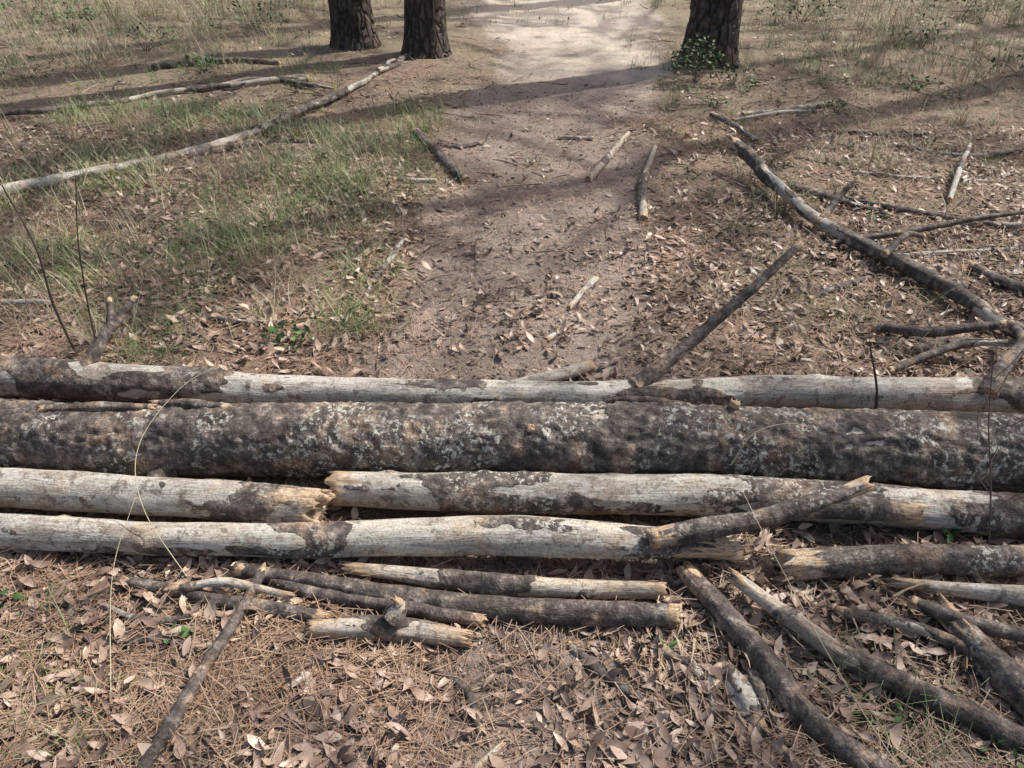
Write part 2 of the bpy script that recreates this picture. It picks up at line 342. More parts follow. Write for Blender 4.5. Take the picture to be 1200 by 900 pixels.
gstick('',[(-.625,1.42,.045),(-.655,1.28,.03),(-.69,1.14,.025),(-.73,.905,.02),(-.76,.75,.02)],[.008,.0095,.010,.011,.012],bark=1.,seed=40,wob=.016,jag=(.01,.01)).build('long_thin_branch')
gstick('',[(.46,1.42,.03),(.51,1.29,.035),(.57,1.14,.03),(.63,.99,.03),(.735,.885,.03),(.85,.78,.03)],[.020,.025,.025,.023,.020,.018],bark=.97,seed=41,nseg=32,step=.01,wob=.024,jag=(.03,.02),inner_len=.02,knots=3).build('dark_branch')
gstick('',[(.55,1.36,.06),(.685,1.22,.045),(.855,1.105,.035),(1.07,.955,.03),(1.25,.84,.03)],[.016,.022,.024,.024,.023],bark=[(0,.35),(.4,.45),(.55,.8),(1,.9)],tone=.9,seed=42,nseg=32,step=.01,wob=.016,jag=(.03,.02),inner_len=.03,knots=3).build('peeled_branch')
gstick('',[(1.02,1.27,.035),(1.07,1.13,.04),(1.15,.95,.04),(1.2,.8,.04)],[.022,.034,.036,.034],bark=.6,tone=.2,seed=43,nseg=36,step=.01,jag=(.05,.02),inner_len=.04,lichen=.4).build('weathered_branch')
w=gstick('',[(.49,1.17,.008),(.50,1.1,.012),(.52,1.02,.008)],[.012,.022,.012],bark=.55,tone=.1,seed=44,nseg=24,lump=.7,jag=(.03,.03),inner_len=.003)
w.tube([(.535,1.16,-.005),(.54,1.1,.006),(.55,1.04,-.005)],[.006,.011,.006],bark=.6,tone=.2,seed=45,nseg=14,lump=.5,inner_len=.003);w.build('rotten_wood')
def S(name,pts,R,**k): gstick('',pts,R,**k).build(name)
S('fallen_branch',[(-3.4,3.6),(-2.9,3.87),(-2.58,4.03),(-2.32,4.29),(-1.75,4.88),(-1.22,5.96),(-.95,7.0)],[.034,.032,.03,.029,.025,.021,.012],bark=[(0,.25),(.5,.25),(.8,.4),(1,.6)],tone=.4,seed=50,wob=.05,step=.02)
S('fallen_branch',[(-3.6,5.3),(-3.1,5.5),(-2.56,6.0),(-1.9,6.3),(-1.55,6.4)],[.012,.016,.018,.022,.026],bark=.5,tone=.9,seed=51,wob=.04,step=.02)
S('fallen_branch',[(-2.3,6.15),(-1.9,6.38),(-1.3,6.1)],[.01,.016,.01],bark=.5,tone=.9,seed=151,wob=.04,step=.02)
S('fallen_branch',[(-1.05,6.6),(-.95,7.0),(-.85,7.2)],[.02,.024,.012],bark=.6,tone=.6,seed=153,wob=.05)
S('broken_stick',[(-.60,5.12),(-.40,4.66),(-.25,4.31)],[.024,.028,.022],bark=.9,seed=52,wob=.01)
S('broken_stick',[(-.5,5.0),(-.34,4.93),(-.2,5.0)],[.008,.012,.006],bark=.9,seed=152,wob=.02)
S('broken_stick',[(.42,4.35),(.56,4.7),(.725,5.1)],[.018,.020,.012],bark=.4,tone=.9,seed=53)
S('broken_stick',[(.645,3.74),(.70,4.2),(.85,4.8)],[.022,.021,.014],bark=.3,tone=1.,seed=54,wob=.01)
S('broken_stick',[(-.585,3.03),(-.53,3.25),(-.495,3.51)],[.011,.013,.009],bark=.6,tone=.1,seed=55)
S('broken_stick',[(.227,2.86),(.353,3.12)],[.011,.015],bark=.1,tone=.4,seed=56)
gstick('',[(-.08,2.285),(.088,2.33),(.27,2.415)],[.012,.024,.021],bark=.1,tone=.6,seed=57,jag=(.05,.02),inner_len=.03,nseg=28).build('peeled_branch')
S('broken_stick',[(.13,2.62),(.18,2.68)],[.012,.008],bark=0.,tone=.7,seed=157)
S('broken_stick',[(-.635,4.25),(-.42,4.28)],[.014,.011],bark=.2,tone=.5,seed=58)
S('broken_stick',[(.3,5.1),(.5,5.08)],[.012,.012],bark=.3,tone=.5,seed=59)
w=gstick('',[(1.22,4.42,.14),(1.28,4.28,.11),(1.44,3.57,.06),(1.70,3.05,.05),(1.86,2.6,.05),(2.0,2.3,.05)],[.038,.03,.028,.028,.025,.022],bark=.6,tone=.3,seed=80,wob=.03,nseg=28,step=.013,jag=(.04,.02),knots=4);
w.tube([(1.44,3.57,.06),(1.54,3.68,.12),(1.62,3.72,.2)],[.018,.011,.005],bark=.9,seed=81,nseg=12,inner_len=.003)
w.build('fallen_branch')
for i,(pts,R,bk,tn) in enumerate([
 ([(1.33,5.48),(1.42,5.2),(1.51,4.95)],[.018,.02,.012],.8,.3),([(1.55,5.5),(1.9,5.62),(2.22,5.77)],[.014,.018,.022],.3,.5),
 ([(1.45,5.35),(1.8,5.55),(2.1,5.6)],[.012,.016,.01],.4,.5),
 ([(2.2,3.91,.03),(2.4,4.25,.08),(2.64,4.64,.1)],[.014,.015,.01],.45,.2),([(1.2,2.9),(1.35,3.0),(1.51,3.1)],[.011,.013,.008],.9,.2),
 ([(1.36,4.22),(1.6,4.02),(1.85,3.75)],[.012,.016,.011],.95,.2),([(1.5,3.25),(1.9,3.33),(2.24,3.35),(2.6,3.4)],[.008,.012,.011,.009],.4,.5),
 ([(1.57,3.15,.1),(1.72,3.3,.12),(1.85,3.4,.07)],[.011,.010,.006],.9,.2),([(2.06,3.69),(2.4,3.6),(2.8,3.5)],[.012,.014,.012],.3,.6),
 ([(1.98,3.17),(2.08,2.97),(2.4,2.8)],[.018,.021,.021],.9,.2),([(1.44,2.5),(1.6,2.56),(1.77,2.57)],[.013,.015,.013],.9,.2),
 ([(1.40,2.7),(1.52,2.6),(1.6,2.45)],[.008,.01,.007],.9,.2),([(1.9,4.4),(2.2,4.3),(2.6,4.25)],[.009,.012,.008],.4,.5),
 ([(1.55,4.1),(1.9,3.85),(2.3,3.6)],[.012,.014,.009],.6,.3),
 ([(-2.03,2.86),(-1.82,2.84)],[.012,.010],.2,.1),([(-.135,.88),(-.07,.94),(-.02,.99)],[.007,.009,.006],.1,.9),
 ([(.14,1.245),(.2,1.17),(.295,1.085)],[.008,.009,.006],.8,.3),([(-.5,1.11),(-.45,1.16)],[.007,.009],.1,.3),([(-.47,1.09),(-.44,1.22)],[.005,.006],.2,.3),
 ([(.545,.95),(.6,.87)],[.012,.014],.1,.4),([(-1.05,4.0),(-.8,3.85),(-.72,3.8)],[.009,.010,.006],.9,.2),([(-1.9,4.6),(-1.5,4.9),(-1.2,4.95)],[.012,.014,.009],.95,.2),
 ([(-2.9,6.8),(-2.3,7.0),(-1.9,6.95)],[.02,.022,.014],.95,.2),([(-2.6,3.2),(-2.3,3.25),(-2.1,3.15)],[.014,.015,.01],.8,.2),([(-1.2,2.75),(-1.02,2.68),(-.85,2.7)],[.008,.01,.007],.5,.2),
 ([(.62,1.2),(.72,1.12),(.8,.98)],[.006,.007,.005],.6,.6),([(-.98,1.2),(-.8,1.23),(-.62,1.16)],[.004,.005,.003],.9,.2),([(.78,1.3,.02),(.95,1.24,.03),(1.1,1.13,.03)],[.010,.012,.010],.9,.2),
 ([(.95,1.3,.05),(1.1,1.22,.05),(1.3,1.18,.05)],[.012,.014,.012],.9,.2),
 ([(1.3,2.35,.03),(1.6,2.45,.08),(1.95,2.4,.1)],[.009,.012,.01],.9,.2),([(1.45,3.4,.03),(1.85,3.5,.05),(2.4,3.6,.08)],[.008,.010,.006],.9,.3),
 ([(1.2,3.55),(1.35,3.3),(1.45,3.2)],[.006,.008,.006],.9,.2),([(2.3,4.9),(2.7,4.7),(3.1,4.8)],[.010,.013,.009],.8,.3),([(2.0,5.2),(2.5,5.1),(3.0,5.3)],[.010,.010,.008],.5,.6),
 ([(-1.7,5.2),(-1.45,5.25),(-1.3,5.45)],[.008,.012,.01],.9,.2),([(-.2,1.2),(-.1,1.12),(-.06,1.02)],[.006,.008,.005],.9,.2),([(.35,1.22),(.42,1.15),(.44,1.05)],[.010,.012,.008],.5,.5),([(.28,.97),(.31,1.08)],[.006,.007],.2,.2),
 ([(-1.0,1.33),(-.86,1.28),(-.75,1.30)],[.006,.008,.005],.9,.2),([(1.35,2.62,.05),(1.5,2.5,.1),(1.72,2.48,.14)],[.012,.014,.011],.95,.2),([(1.6,2.2,.12),(1.72,2.34,.15),(1.8,2.55,.1)],[.012,.014,.010],.95,.2),
 ]):
    S('fallen_stick',pts,R,bark=bk,tone=tn,seed=200+i,wob=.012,nseg=16)

# ---------------------------------------------------------------- litter
def loc_area(n,x0,x1,y0,y1): return rng.uniform(x0,x1,n),rng.uniform(y0,y1,n)
def rotmat(yaw,pitch,roll):
    cy,sy,cp,sp,cr,sr=np.cos(yaw),np.sin(yaw),np.cos(pitch),np.sin(pitch),np.cos(roll),np.sin(roll)
    R=np.zeros((len(yaw),3,3))
    R[:,0,0]=cy*cp;R[:,0,1]=cy*sp*sr-sy*cr;R[:,0,2]=cy*sp*cr+sy*sr
    R[:,1,0]=sy*cp;R[:,1,1]=sy*sp*sr+cy*cr;R[:,1,2]=sy*sp*cr-cy*sr
    R[:,2,0]=-sp;R[:,2,1]=cp*sr;R[:,2,2]=cp*cr
    return R
def leaves(name,x,y,z,L,W,tone,mat,tilt=.35,curl=1.):
    n=len(x);st=np.array([0,.15,.38,.62,.85,1.]);hw=np.array([.06,.5,.95,1.,.55,.04])
    bend=rng.uniform(-.6,1.4,n)*curl;fold=rng.uniform(-.15,.6,n)*curl;tw=rng.normal(0,.5,n)*curl
    V=np.zeros((n,6,3,3));sx=(st-.5)
    for j,sd in enumerate((-1,0,1)):
        V[:,:,j,0]=L[:,None]*sx
        wig=1+.25*rng.normal(0,.5,(n,6))
        yv=sd*hw[None]*W[:,None]*.5*wig
        V[:,:,j,1]=yv+L[:,None]*(sx[None]**2)*.25*tw[:,None]
        V[:,:,j,2]=L[:,None]*(sx[None]**2)*bend[:,None]*.9+np.abs(yv)*fold[:,None]+yv*sx[None]*tw[:,None]*1.4
    R=rotmat(rng.uniform(0,2*pi,n),rng.normal(0,tilt,n),rng.normal(0,tilt,n))
    V=np.einsum('nij,nsaj->nsai',R,V)
    mn=V[...,2].min((1,2));V[...,2]-=(mn*.75)[:,None,None]
    V+=np.stack([x,y,z],-1)[:,None,None,:]
    b=np.arange(n)[:,None]*18
    q=[]
    for i in range(5):
        for j in range(2): q.append([i*3+j,(i+1)*3+j,(i+1)*3+j+1,i*3+j+1])
    F=(b[:,:,None]+np.array(q)[None]).reshape(-1,4)
    return make_obj(name,V.reshape(-1,3),F,[mat],{'tone':np.repeat(tone,18)},smooth=True)
def keep(x,y,p): 
    k=rng.uniform(0,1,len(x))<p;return x[k],y[k]
def clump(x,y,sc,seed): return fbm(x*sc,y*sc,0*x,seed,3)
X,Y=[],[]
x,y=loc_area(6400,-1.6,1.6,.55,1.52);bare=(1-sst(.1,.45,np.hypot((x+.1)/.9,(y-1.08)/.7)))
x,y=keep(x,y,np.clip((clump(x,y,3,31)*2.6-.5)*(1-.6*bare),.08,1));X.append(x);Y.append(y)
x,y=loc_area(3000,-2.2,2.2,1.45,2.3);x,y=keep(x,y,.7);X.append(x);Y.append(y)
x,y=loc_area(18000,-3.2,3.4,2.15,5.2);tm=trail_m(x,y)
x,y=keep(x,y,np.clip((clump(x,y,1.8,33)*2.6-.6)*(1-tm*(.5+.38*sst(2.6,4.2,y)))*(1-.45*sst(3,5.2,y)),.04,1));X.append(x);Y.append(y)
x,y=loc_area(9000,-7,7,5,11);tm=trail_m(x,y)
x,y=keep(x,y,np.clip((clump(x,y,1.2,34)*2-.5)*(1-.85*tm)*.7,.02,1)*(1-.7*sst(6.5,8,y)*(np.abs(x-.6)<1.4)));X.append(x);Y.append(y)
X=np.concatenate(X);Y=np.concatenate(Y);n=len(X)
L=rng.uniform(.026,.066,n);W=L*rng.uniform(.26,.42,n);tone=np.clip(rng.beta(1.8,2.2,n),0,1)
leaves('oak_leaf_litter',X,Y,gh(X,Y)+rng.uniform(.002,.02,n),L,W,tone,M_leaf)
X,Y=[],[]
x,y=loc_area(9000,-1.6,1.6,.55,1.6);X.append(x);Y.append(y)
x,y=loc_area(28000,-2.6,2.9,2.15,6.2);x,y=keep(x,y,.32+.45*trail_m(x,y)*sst(5.8,4.,y));X.append(x);Y.append(y)
X=np.concatenate(X);Y=np.concatenate(Y);n=len(X);L=rng.uniform(.006,.022,n)
def frag(name,x,y,L,tone,mat):
    n=len(x);V=np.zeros((n,4,3))
    ang=np.array([0,pi/2,pi,1.5*pi])[None]+rng.normal(0,.3,(n,4));r=L[:,None]*rng.uniform(.3,.6,(n,4));r[:,1::2]*=.55
    V[...,0]=np.cos(ang)*r;V[...,1]=np.sin(ang)*r;V[...,2]=rng.normal(0,.12,(n,4))*L[:,None]
    R=rotmat(rng.uniform(0,2*pi,n),rng.normal(0,.3,n),rng.normal(0,.3,n));V=np.einsum('nij,nkj->nki',R,V)
    V+=np.stack([x,y,gh(x,y)+.004+rng.uniform(0,.008,n)],-1)[:,None]
    make_obj(name,V.reshape(-1,3),np.arange(n*4).reshape(-1,4),[mat],{'tone':np.repeat(tone,4)},smooth=False)
frag('leaf_fragments',X,Y,L,rng.beta(1.8,2.6,n),M_leaf)

def strips(name,x,y,z,L,wd,yaw,el,bend,tone,mat,ns=3,droop=0.,link=True,width_prof=None):
    n=len(x);t=np.linspace(0,1,ns+1)
    ya=yaw[:,None]+bend[:,None]*t[None];ee=el[:,None]-droop[:,None]*t[None] if isinstance(droop,np.ndarray) else el[:,None]+0*t[None]
    dx=np.cos(ya)*np.cos(ee);dy=np.sin(ya)*np.cos(ee);dz=np.sin(ee)
    st=(L/ns)[:,None]
    def acc(a): return np.concatenate([np.zeros((n,1)),np.cumsum((a[:,:-1]+a[:,1:])*.5*st,1)],1)
    px,py,pz=x[:,None]+acc(dx),y[:,None]+acc(dy),z[:,None]+acc(dz)
    wp=(1-.85*t) if width_prof is None else width_prof
    sx,sy=-np.sin(ya)*wd[:,None]*.5*wp,np.cos(ya)*wd[:,None]*.5*wp
    V=np.stack([np.stack([px-sx,py-sy,pz],-1),np.stack([px+sx,py+sy,pz],-1)],2).reshape(-1,3)
    b=np.arange(n)[:,None]*(2*(ns+1))
    q=np.array([[2*i,2*i+1,2*i+3,2*i+2] for i in range(ns)])
    F=(b[:,:,None]+q[None]).reshape(-1,4)
    return make_obj(name,V,F,[mat],{'tone':np.repeat(tone,2*(ns+1))},smooth=False)
X,Y=[],[]
x,y=loc_area(26000,-1.7,1.7,.55,1.5);x,y=keep(x,y,np.clip(clump(x,y,2.5,41)*2.6-.65,.10,1));X.append(x);Y.append(y)
x,y=loc_area(6000,-2.2,2.2,1.5,2.3);X.append(x);Y.append(y)
x,y=loc_area(60000,-3.4,3.6,2.2,5.5);x,y=keep(x,y,np.clip((clump(x,y,1.4,42)*2.2-.4)*(1-.75*trail_m(x,y)),.04,1));X.append(x);Y.append(y)
x,y=loc_area(40000,-7,7,5.2,11);x,y=keep(x,y,np.clip((clump(x,y,1.,43)*2.2-.4)*(1-.85*trail_m(x,y)),.02,1));X.append(x);Y.append(y)
X=np.concatenate(X);Y=np.concatenate(Y);n=len(X)
Ln=rng.uniform(.05,.15,n)
strips('pine_needle_litter',X,Y,gh(X,Y)+rng.uniform(.001,.018,n),Ln,rng.uniform(.0010,.0018,n)*(1+.14*Y),rng.uniform(0,2*pi,n)+.0,rng.normal(.03,.12,n),rng.normal(0,.7,n),rng.beta(2,2,n),M_needle,2,width_prof=np.ones(3))
x=np.concatenate([rng.normal(.52,.12,330),rng.normal(.9,.2,160),rng.normal(-.5,.08,90)]);y=np.concatenate([rng.normal(1.22,.11,330),rng.normal(1.15,.15,160),rng.normal(1.58,.05,90)]);n=len(x)
strips('wood_splinters',x,y,gh(x,y)+rng.uniform(.004,.03,n),rng.uniform(.02,.11,n),rng.uniform(.002,.008,n),rng.normal(-1.2,.7,n),rng.normal(0,.2,n),rng.normal(0,.3,n),rng.beta(2,1.6,n),M_chip,3)
def chips(name,x,y,size,tone):
    n=len(x);k=6;a=np.linspace(0,2*pi,k,endpoint=False)
    rr=rng.uniform(.5,1.2,(n,k));el=rng.uniform(.25,.8,n)
    V=np.zeros((n,2,k,3))
    for l in range(2):
        V[:,l,:,0]=np.cos(a)*rr*size[:,None];V[:,l,:,1]=np.sin(a)*rr*(size*el)[:,None];V[:,l,:,2]=l*size[:,None]*rng.uniform(.12,.4,(n,1))
    R=rotmat(rng.uniform(0,2*pi,n),rng.normal(0,.25,n),rng.normal(0,.25,n));V=np.einsum('nij,nlkj->nlki',R,V)
    V+=np.stack([x,y,gh(x,y)+size*.15],-1)[:,None,None]
    b=np.arange(n)[:,None,None]*(2*k)
    q=np.array([[i,(i+1)%k,k+(i+1)%k,k+i] for i in range(k)])
    F1=(b+q[None]).reshape(-1,4);F2=(b[:,:,0]+np.arange(k,2*k)[None])
    make_obj(name,V.reshape(-1,3),[F1,F2],[M_chip],{'tone':np.repeat(tone,2*k)},smooth=False)
x1,y1=loc_area(7000,-1.6,1.6,.55,2.4);x2,y2=loc_area(9000,-3.2,3.2,2.2,6.5);x3,y3=loc_area(1500,.3,1.1,.8,1.45);x4=rng.normal(-.50,.10,260);y4=rng.normal(1.6,.07,260)
x=np.concatenate([x1,x2,x3,x4]);y=np.concatenate([y1,y2,y3,y4]);n=len(x)
chips('bark_and_wood_chips',x,y,rng.gamma(2.2,.0024,n)+.0015,np.clip(rng.beta(1.3,2.0,n)+(rng.uniform(0,1,n)<.08)*.5,0,1))
def twigs(name,x,y,L,r,tone):
    n=len(x);k=5;ns=4;t=np.linspace(0,1,ns+1);a=np.linspace(0,2*pi,k,endpoint=False)
    yaw=rng.uniform(0,2*pi,n)[:,None]+np.cumsum(rng.normal(0,.18,(n,ns+1)),1)
    st=(L/ns)[:,None];px=x[:,None]+np.cumsum(np.cos(yaw)*st,1);py=y[:,None]+np.cumsum(np.sin(yaw)*st,1)
    pz=gh(px,py)+r[:,None]*.9+rng.uniform(0,.02,(n,1))*(t-.3)[None]*rng.choice([0,1,2],(n,1))
    rad=(r[:,None]*(1-.4*t)[None])
    V=np.zeros((n,ns+1,k,3))
    V[...,0]=px[...,None]-np.sin(yaw)[...,None]*np.cos(a)*rad[...,None]
    V[...,1]=py[...,None]+np.cos(yaw)[...,None]*np.cos(a)*rad[...,None]
    V[...,2]=pz[...,None]+np.sin(a)*rad[...,None]
    b=np.arange(n)[:,None,None]*((ns+1)*k)
    q=np.array([[i*k+j,i*k+(j+1)%k,(i+1)*k+(j+1)%k,(i+1)*k+j] for i in range(ns) for j in range(k)])
    make_obj(name,V.reshape(-1,3),(b+q[None]).reshape(-1,4),[M_chip],{'tone':np.repeat(tone,(ns+1)*k)})
x1,y1=loc_area(480,-1.6,1.6,.6,1.5);x2,y2=loc_area(1000,-3.3,3.6,2.25,6.5);k=rng.uniform(0,1,1000)<(1-.7*trail_m(x2,y2));x2=x2[k];y2=y2[k]
x3,y3=loc_area(300,1.2,2.9,2.4,4.5);x4,y4=loc_area(350,-6,6,6,10.5);k=np.abs(x4-.6)>.9;x4=x4[k];y4=y4[k]
x=np.concatenate([x1,x2,x3,x4]);y=np.concatenate([y1,y2,y3,y4]);n=len(x)
twigs('scattered_twigs',x,y,rng.uniform(.05,.36,n),rng.uniform(.0013,.0052,n),np.clip(rng.beta(2,2,n)*.85,0,1))

# ---------------------------------------------------------------- grass
def tufts(centres,spread,per):
    xs_,ys_=[],[]
    for (cx,cy),s,p in zip(centres,spread,per):
        xs_.append(rng.normal(cx,s,p));ys_.append(rng.normal(cy,s,p))
    return np.concatenate(xs_),np.concatenate(ys_)
cx=rng.uniform(-3.0,-.35,3200);cy=rng.uniform(2.36,5.7,3200)
k=(clump(cx,cy,2.2,61)+.04*(cy<4.2)>.52)&(trail_m(cx,cy)<.4);cx,cy=cx[k][:760],cy[k][:760]
ex=np.array([(1.3,2.75),(1.1,3.1),(1.0,4.3),(1.35,4.6),(1.7,4.7),(2.0,5.0),(1.5,2.4),(.62,2.0),(-1.25,1.78),(.72,1.16),(-1.2,1.25),(-1.05,1.0),(-1.1,.9),(-.95,1.05),(.8,1.05),(1.0,1.0),(.2,4.6),(-.25,5.6),(.95,3.0),(1.05,2.7),(.82,.98),(.86,1.02),(-1.15,1.1),(-.98,.95),(.85,.95),(.8,1.0),(.84,1.1),(-1.12,1.3),(-.9,.95),(-1.0,1.12)])
ex2=np.stack([rng.uniform(1.0,4.5,280),rng.uniform(2.6,8,280)],-1);ex3=np.stack([rng.uniform(-6,-1.2,420),rng.uniform(5.5,10.5,420)],-1);ex4=np.stack([rng.uniform(2.2,7,320),rng.uniform(6,10.5,320)],-1)
ex5=np.stack([rng.uniform(-1,2.4,40),rng.uniform(8.8,11.5,40)],-1)
C=np.concatenate([np.stack([cx,cy],-1),ex,ex2,ex3,ex4,ex5]);per=rng.integers(8,32,len(C));x,y=tufts(C,rng.uniform(.015,.09,len(C)),per)
n=len(x);strips('grass',x,y,gh(x,y)-.002,rng.uniform(.05,.18,n),rng.uniform(.0015,.003,n)*(1+.08*y),rng.uniform(0,2*pi,n),rng.uniform(.4,1.45,n),rng.normal(0,.3,n),np.clip(rng.beta(1.5,1.8,n),0,1),M_grass,4,droop=rng.uniform(.1,1.5,n))
C=np.concatenate([np.stack([rng.uniform(-7,-2.2,200),rng.uniform(6.6,11,200)],-1),np.stack([rng.uniform(2.6,7.5,210),rng.uniform(6.0,11,210)],-1),np.stack([rng.uniform(-3.2,-.8,150),rng.uniform(2.5,5.2,150)],-1),np.stack([rng.uniform(1.2,3.0,26),rng.uniform(3.6,5.5,26)],-1)])
per=rng.integers(8,34,len(C));x,y=tufts(C,rng.uniform(.02,.10,len(C)),per);n=len(x)
hl=np.where(y>6,rng.uniform(.12,.5,n),rng.uniform(.08,.26,n))
strips('dry_grass',x,y,gh(x,y)-.002,hl,rng.uniform(.0018,.0035,n)*(1+.08*y),rng.uniform(0,2*pi,n),rng.uniform(.6,1.5,n),rng.normal(0,.3,n),rng.beta(2,2,n),M_straw,4,droop=rng.uniform(0,1.2,n))
def stalk(name,P,r,tone,mat):
    P,_=resample(P,[1]*len(P),.02);n=len(P);d=np.gradient(P,axis=0);d/=np.linalg.norm(d,axis=1)[:,None]
    s=np.cross(d,[0,.3,1]);s/=np.linalg.norm(s,axis=1)[:,None];u=np.cross(s,d);k=6;a=np.linspace(0,2*pi,k,endpoint=False)
    rr=r*np.linspace(1,.4,n)
    V=P[:,None]+s[:,None]*(np.cos(a)*rr[:,None])[...,None]+u[:,None]*(np.sin(a)*rr[:,None])[...,None]
    ii=np.arange(n*k).reshape(n,k);F=np.stack([ii[:-1],np.roll(ii,-1,1)[:-1],np.roll(ii,-1,1)[1:],ii[1:]],-1).reshape(-1,4)
    return make_obj(name,V.reshape(-1,3),F,[mat],{'tone':np.full(n*k,tone)})
for P in ([(-.80,1.40,0),(-.93,1.52,.15),(-.97,1.66,.24),(-.90,1.82,.31),(-.80,1.9,.34)],[(-.86,1.05,0),(-.92,1.3,.14),(-.93,1.5,.2)],
          [(.80,.82,0),(.66,1.0,.16),(.58,1.25,.24),(.55,1.5,.25)],[(.60,1.72,.12),(.66,1.76,.2),(.76,1.78,.22),(.83,1.78,.2)],[(1.35,2.3,.0),(1.3,2.25,.15),(1.42,2.3,.3)],
          [(-1.2,2.7,0),(-1.15,2.8,.2),(-1.2,2.9,.38)],[(-.75,3.3,0),(-.8,3.3,.2),(-.78,3.4,.3)]):
    stalk('dry_grass_stalk',P,.0014,.75,M_straw)
for P,r in (([(-1.56,2.47,0),(-1.6,2.5,.2),(-1.61,2.53,.4),(-1.68,2.58,.6)],.006),([(-1.5,2.5,0),(-1.49,2.52,.2),(-1.47,2.55,.42),(-1.44,2.6,.62)],.004),([(1.13,2.02,0),(1.11,2.03,.15),(1.06,2.05,.30)],.006)):
    stalk('dead_sapling',P,r,.12,M_chip)
Vs=[(1.24,1.50,0),(1.20,1.54,.2),(1.15,1.57,.38),(1.12,1.6,.55)]
par=stalk('dry_weed',Vs,.0028,.3,M_chip)
for i in range(9):
    t=.25+.08*i;z=.55*t;bx=1.24-.12*t;by=1.5+.1*t;a=i*2.4
    q=stalk('twig_%d'%(i+1),[(bx,by,z),(bx+.05*math.cos(a),by+.05*math.sin(a),z+.05),(bx+.08*math.cos(a),by+.08*math.sin(a),z+.12)],.0014,.35,M_chip);q.parent=par
def plant(name,cx,cy,nl,size,h,spread,mat=None,asp=(.4,.6)):
    n=nl;a=rng.uniform(0,2*pi,n);rr=rng.uniform(.2,1,n)*spread
    x=cx+np.cos(a)*rr;y=cy+np.sin(a)*rr;z=gh(x,y)+rng.uniform(.3,1,n)*h*(1.15-.6*rr/spread)
    L=rng.uniform(.7,1.2,n)*size
    o=leaves(name,x,y,z,L,L*rng.uniform(asp[0],asp[1],n),rng.uniform(.0,1,n),mat or M_green,.55)
    for i in range(min(nl,26)):
        s=stalk('stem_%d'%(i+1),[(cx+(x[i]-cx)*.1,cy+(y[i]-cy)*.1,float(gh(cx,cy))),(cx+(x[i]-cx)*.5,cy+(y[i]-cy)*.5,z[i]*.7),(x[i],y[i],z[i])],.0015,.3,M_chip);s.parent=o
for a in [(-.82,2.55,30,.038,.07,.09),(-.78,1.24,8,.03,.03,.035),(.36,1.24,8,.025,.03,.035),(1.14,1.56,14,.03,.05,.05),(1.02,.95,14,.03,.04,.06),(-.83,1.79,9,.022,.05,.04),(-1.22,1.35,7,.03,.03,.04),(-2.45,6.7,70,.04,.12,.2),(-2.2,4.1,14,.03,.05,.1),(1.4,5.7,20,.03,.08,.12),(2.5,4.9,20,.03,.08,.15),(-1.9,5.6,26,.03,.06,.2),(3.0,6.2,40,.04,.12,.2),(.82,1.02,8,.02,.05,.04),(-3.2,7.5,60,.04,.25,.3),(3.4,4.3,20,.04,.06,.1),(1.5,4.45,18,.025,.05,.12),(2.2,5.6,22,.03,.07,.14),(-4.2,8.3,90,.045,.3,.35),(3.6,7.6,80,.04,.25,.3),(-1.3,3.4,10,.025,.04,.08),(1.05,3.6,8,.02,.03,.05),
 (-2.6,8.6,110,.045,.3,.5),(-5.0,9.2,130,.045,.35,.6),(2.9,8.8,110,.045,.3,.5),(4.6,9.0,130,.045,.35,.6),(4.0,6.6,60,.04,.2,.35),(-3.8,6.6,50,.035,.15,.35)]:
    plant('seedling_plant',*a)
plant('evergreen_shrub',1.40,6.42,380,.042,.34,.22,M_shrub,(.3,.45))
plant('evergreen_shrub',1.66,6.30,90,.038,.16,.18,M_shrub,(.3,.45))

